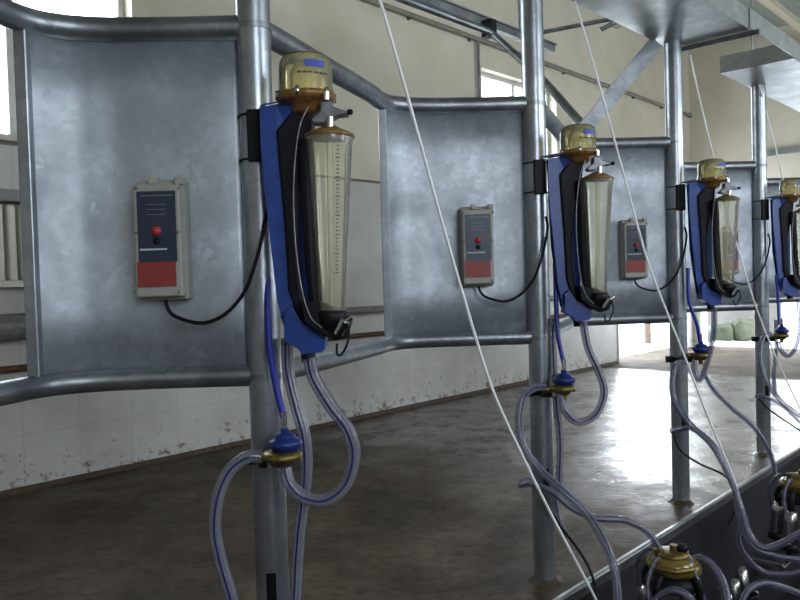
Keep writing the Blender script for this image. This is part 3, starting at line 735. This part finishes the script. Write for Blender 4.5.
# ================================================================ overhead tray and braces
TH = 908; 
tr = thing('overhead_tray', 'long shallow galvanised tray carried on top of the posts', 'tray', W(800, 60, TH))
def trayseg(s0, s1, nm):
    b = MB()
    wallbox(b, s0, s1, -20, 134, TH, TH+2); wallbox(b, s0, s1, 132, 134, TH, TH+38); wallbox(b, s0, s1, -20, -18, TH, TH+38)
    wallbox(b, s0, s0+2, -20, 134, TH, TH+38); wallbox(b, s1-2, s1, -20, 134, TH, TH+38)
    b.build(nm, 'tray', tr)
trayseg(-900, 1035, 'tray_section'); trayseg(1312, 3300, 'tray_section')
for s in (1040, 2030):
    b = MB(); b.tube([W(s, -30, TH-6), W(s, 150, TH-6)], 5*U, 10, smooth_path=False); b.build('cross_bar', 'galv_dark', tr)
b = MB(); wallbox(b, 1030, 1320, 134.2, 137, TH+2, TH+38); b.build('joint_strap', 'tray', tr)
for s in (-500, 500, 1500, 2500):
    for t in (-10, 124): b = MB(); b.tube([W(s, t, TH+30), W(s, t, CH-1)], 2.5*U, 8, smooth_path=False); b.build('hanger_rod', 'galv_dark', tr)
# V-shaped braces meeting at the corner of the third partition
na, nb_ = P(583, 131, 1.95), P(657, 42, 1.95)
dv = (nb_-na).normalized(); sd = dv.cross(EY).normalized()
b = MB(); b.box((na+nb_)/2, (nb_-na).length/2, 2*U, 14*U, dv, EY, sd); b.box((na+nb_)/2+sd*13*U+EY*6*U, (nb_-na).length/2, 6*U, 1.5*U, dv, EY, sd); b.box((na+nb_)/2-sd*13*U+EY*6*U, (nb_-na).length/2, 6*U, 1.5*U, dv, EY, sd)
tag(b.build('channel_brace', 'galv_dark'), 'flat galvanised channel slanting up to the tray at the third post', 'brace')
b = MB(); b.tube([P(380, -9, 2.207), P(402, -1, 2.277), P(488, 31, 2.6), P(496, 37, 2.6), P(545, 82, 2.3), P(585, 128, 1.98)], 9*U, 14, smooth_path=False)
tag(b.build('bent_brace_pipe', 'galv_dark'), 'galvanised pipe running overhead, then bending down towards the third partition', 'pipe')
b = MB(); b.tube([P(528, 86, 2.2), P(563, 145, 1.96)], 7*U, 12, smooth_path=False)
tag(b.build('short_brace_pipe', 'galv_dark'), 'short galvanised brace just right of the second post, before the window', 'brace')
# overhead beam over the lane
def rowline(px, py, z, back, fwd):      # a line parallel to the row through a measured point
    p = P(px, py, z); return p-E1*back, p+E1*fwd
b = MB(); a, c = rowline(553, 49, 3.0, 5.2, 0)
b.box((a+c)/2, (c-a).length/2, .018, .022, E1, E2, EZ); b.box((a+c)/2+EZ*.024, (c-a).length/2, .034, .004, E1, E2, EZ)
bt = b.build('overhead_beam', 'galv_dark'); tag(bt, 'long galvanised beam hanging over the cow lane, ending beside the second post', 'beam')
for k in (.4, 2.2, 4.0): b = MB(); b.tube([c-E1*k+EZ*.02, Vector(((c-E1*k).x, (c-E1*k).y, CH*U-.002))], .008, 8, smooth_path=False); b.build('hanger_rod', 'galv_dark', bt)
b = MB(); q = P(489, 29, 2.64); b.box(q, .03, .035, .05, E1, E2, EZ); b.build('black_clip', 'black', bt)
b = MB(); q0 = P(622, 17, 2.53); q1 = P(526, 35.5, 2.785); b.tube([q0+(q0-q1)*.5, q1], 5.5*U, 12, smooth_path=False); b.tube([P(600, 30, 2.55), P(626, 17, 2.53)], 6*U, 12, smooth_path=False)
tag(b.build('cross_pipe', 'galv_dark'), 'thin dark pipe crossing overhead between the second and third posts', 'pipe')
# pipe high on the wall, its drop beside the window
b = MB(); b.tube([W(-1000, TW+14, 1405), W(4020, TW+14, 1385)], 9*U, 12, smooth_path=False)
wp = b.build('wall_pipe', 'pipe_beige'); tag(wp, 'thin pipe running along the upper left wall above the windows', 'pipe')
b = MB(); sx = -1108+1026.6*(3.976-1); b.tube([W(sx, TW+14, 1390), W(sx, TW+14, 830)], 6*U, 10, smooth_path=False); b.build('drop_pipe', 'galv_dark', wp)
for s in range(-900, 4000, 350): b = MB(); b.box(W(s, TW+6, 1400-.004*(s+1000)), 3*U, 8*U, 12*U, E1, E2, EZ); b.build('pipe_clip', 'galv_dark', wp)
b = MB(); b.lathe(W(4020, TW+14, 1385), [(0, -4*U), (14*U, -4*U), (14*U, 12*U), (0, 12*U)], 14, axis=E1); b.build('end_cap', 'galv_dark', wp)
# heating pipes and radiator on the left wall
b = MB(); b.tube([W(-1100, TW+50, 380), W(230, TW+50, 380)], 30*U, 20, smooth_path=False); b.tube([W(225, TW+50, 370), W(3040, TW+30, 352)], 12*U, 14, smooth_path=False)
tag(b.build('heating_main', 'paint_grey'), 'thick grey heating pipe running along the tiled wall', 'pipe')
b = MB(); b.tube([W(-1100, TW+22, 292), W(3040, TW+22, 270)], 8*U, 12, smooth_path=False)
tag(b.build('return_pipe', 'rust'), 'thin rusty pipe just under the thick heating pipe on the tiled wall', 'pipe')
rd = thing('wall_radiator', 'cream ribbed radiator under the left window', 'radiator', W(120, TW+40, 470))
for i in range(16):
    s = -60+26*i; b = MB(); wallbox(b, s-9, s+9, TW+24, TW+52, 480, 650)
    b.build('radiator_fin', 'radiator', rd, bevel=.012)
b = MB(); wallbox(b, -80, 350, TW+16, TW+60, 655, 682); b.build('top_rail', 'paint_grey', rd, bevel=.004)
b = MB(); wallbox(b, -80, 350, TW+30, TW+48, 468, 482); wallbox(b, -40, -30, TW, TW+40, 620, 630); wallbox(b, 300, 310, TW, TW+40, 620, 630); b.build('bottom_header', 'radiator', rd)
# pale rail on the end wall
b = MB(); pe = P(785, 153, 5.45)
b.box(W(SE-12, -500, 1105), 9*U, 330*U, 16*U, E1, E2, EZ); tag(b.build('wall_rail', 'tray'), 'pale grey rail fixed across the end wall, right of the fourth post', 'rail')

# ================================================================ bags in the yard
def bag(px, py, z, w_, h_, mat, label, yaw=0):
    c = P(px, py, z); c.z = max(c.z, 0) if py > 340 else c.z
    bm = bmesh.new(); bmesh.ops.create_uvsphere(bm, u_segments=28, v_segments=16, radius=1)
    for v in bm.verts:
        x, y, zz = v.co
        f = 1+.10*math.sin(x*5+px)+.07*math.sin(y*7+zz*4+px)
        v.co = Vector((math.copysign(abs(x)**.75, x)*w_*f, math.copysign(abs(y)**.8, y)*w_*.6*f, (math.copysign(abs(zz)**.7, zz)*f)*h_))
        if v.co.z < -h_*.85: v.co.z = -h_*.85
        v.co.z += h_*.85
    me = bpy.data.meshes.new('feed_bag'); bm.to_mesh(me); bm.free(); me.materials.append(M[mat])
    for p in me.polygons: p.use_smooth = True
    o = bpy.data.objects.new('feed_bag', me); COL.objects.link(o); o.location = c; o.rotation_euler = (0, 0, yaw)
    return tag(o, label, 'bag', 'filled bags outside the end doorway')
bag(704, 343, 6.4, .14, .13, 'bagw', 'pale blue-green filled bag lying left in the pile', .3)
bag(722, 343, 6.5, .17, .14, 'bag', 'olive filled bag in the middle of the pile', -.2)
bag(745, 343, 6.5, .23, .17, 'bag', 'tallest dark olive filled bag, right in the pile', .1)
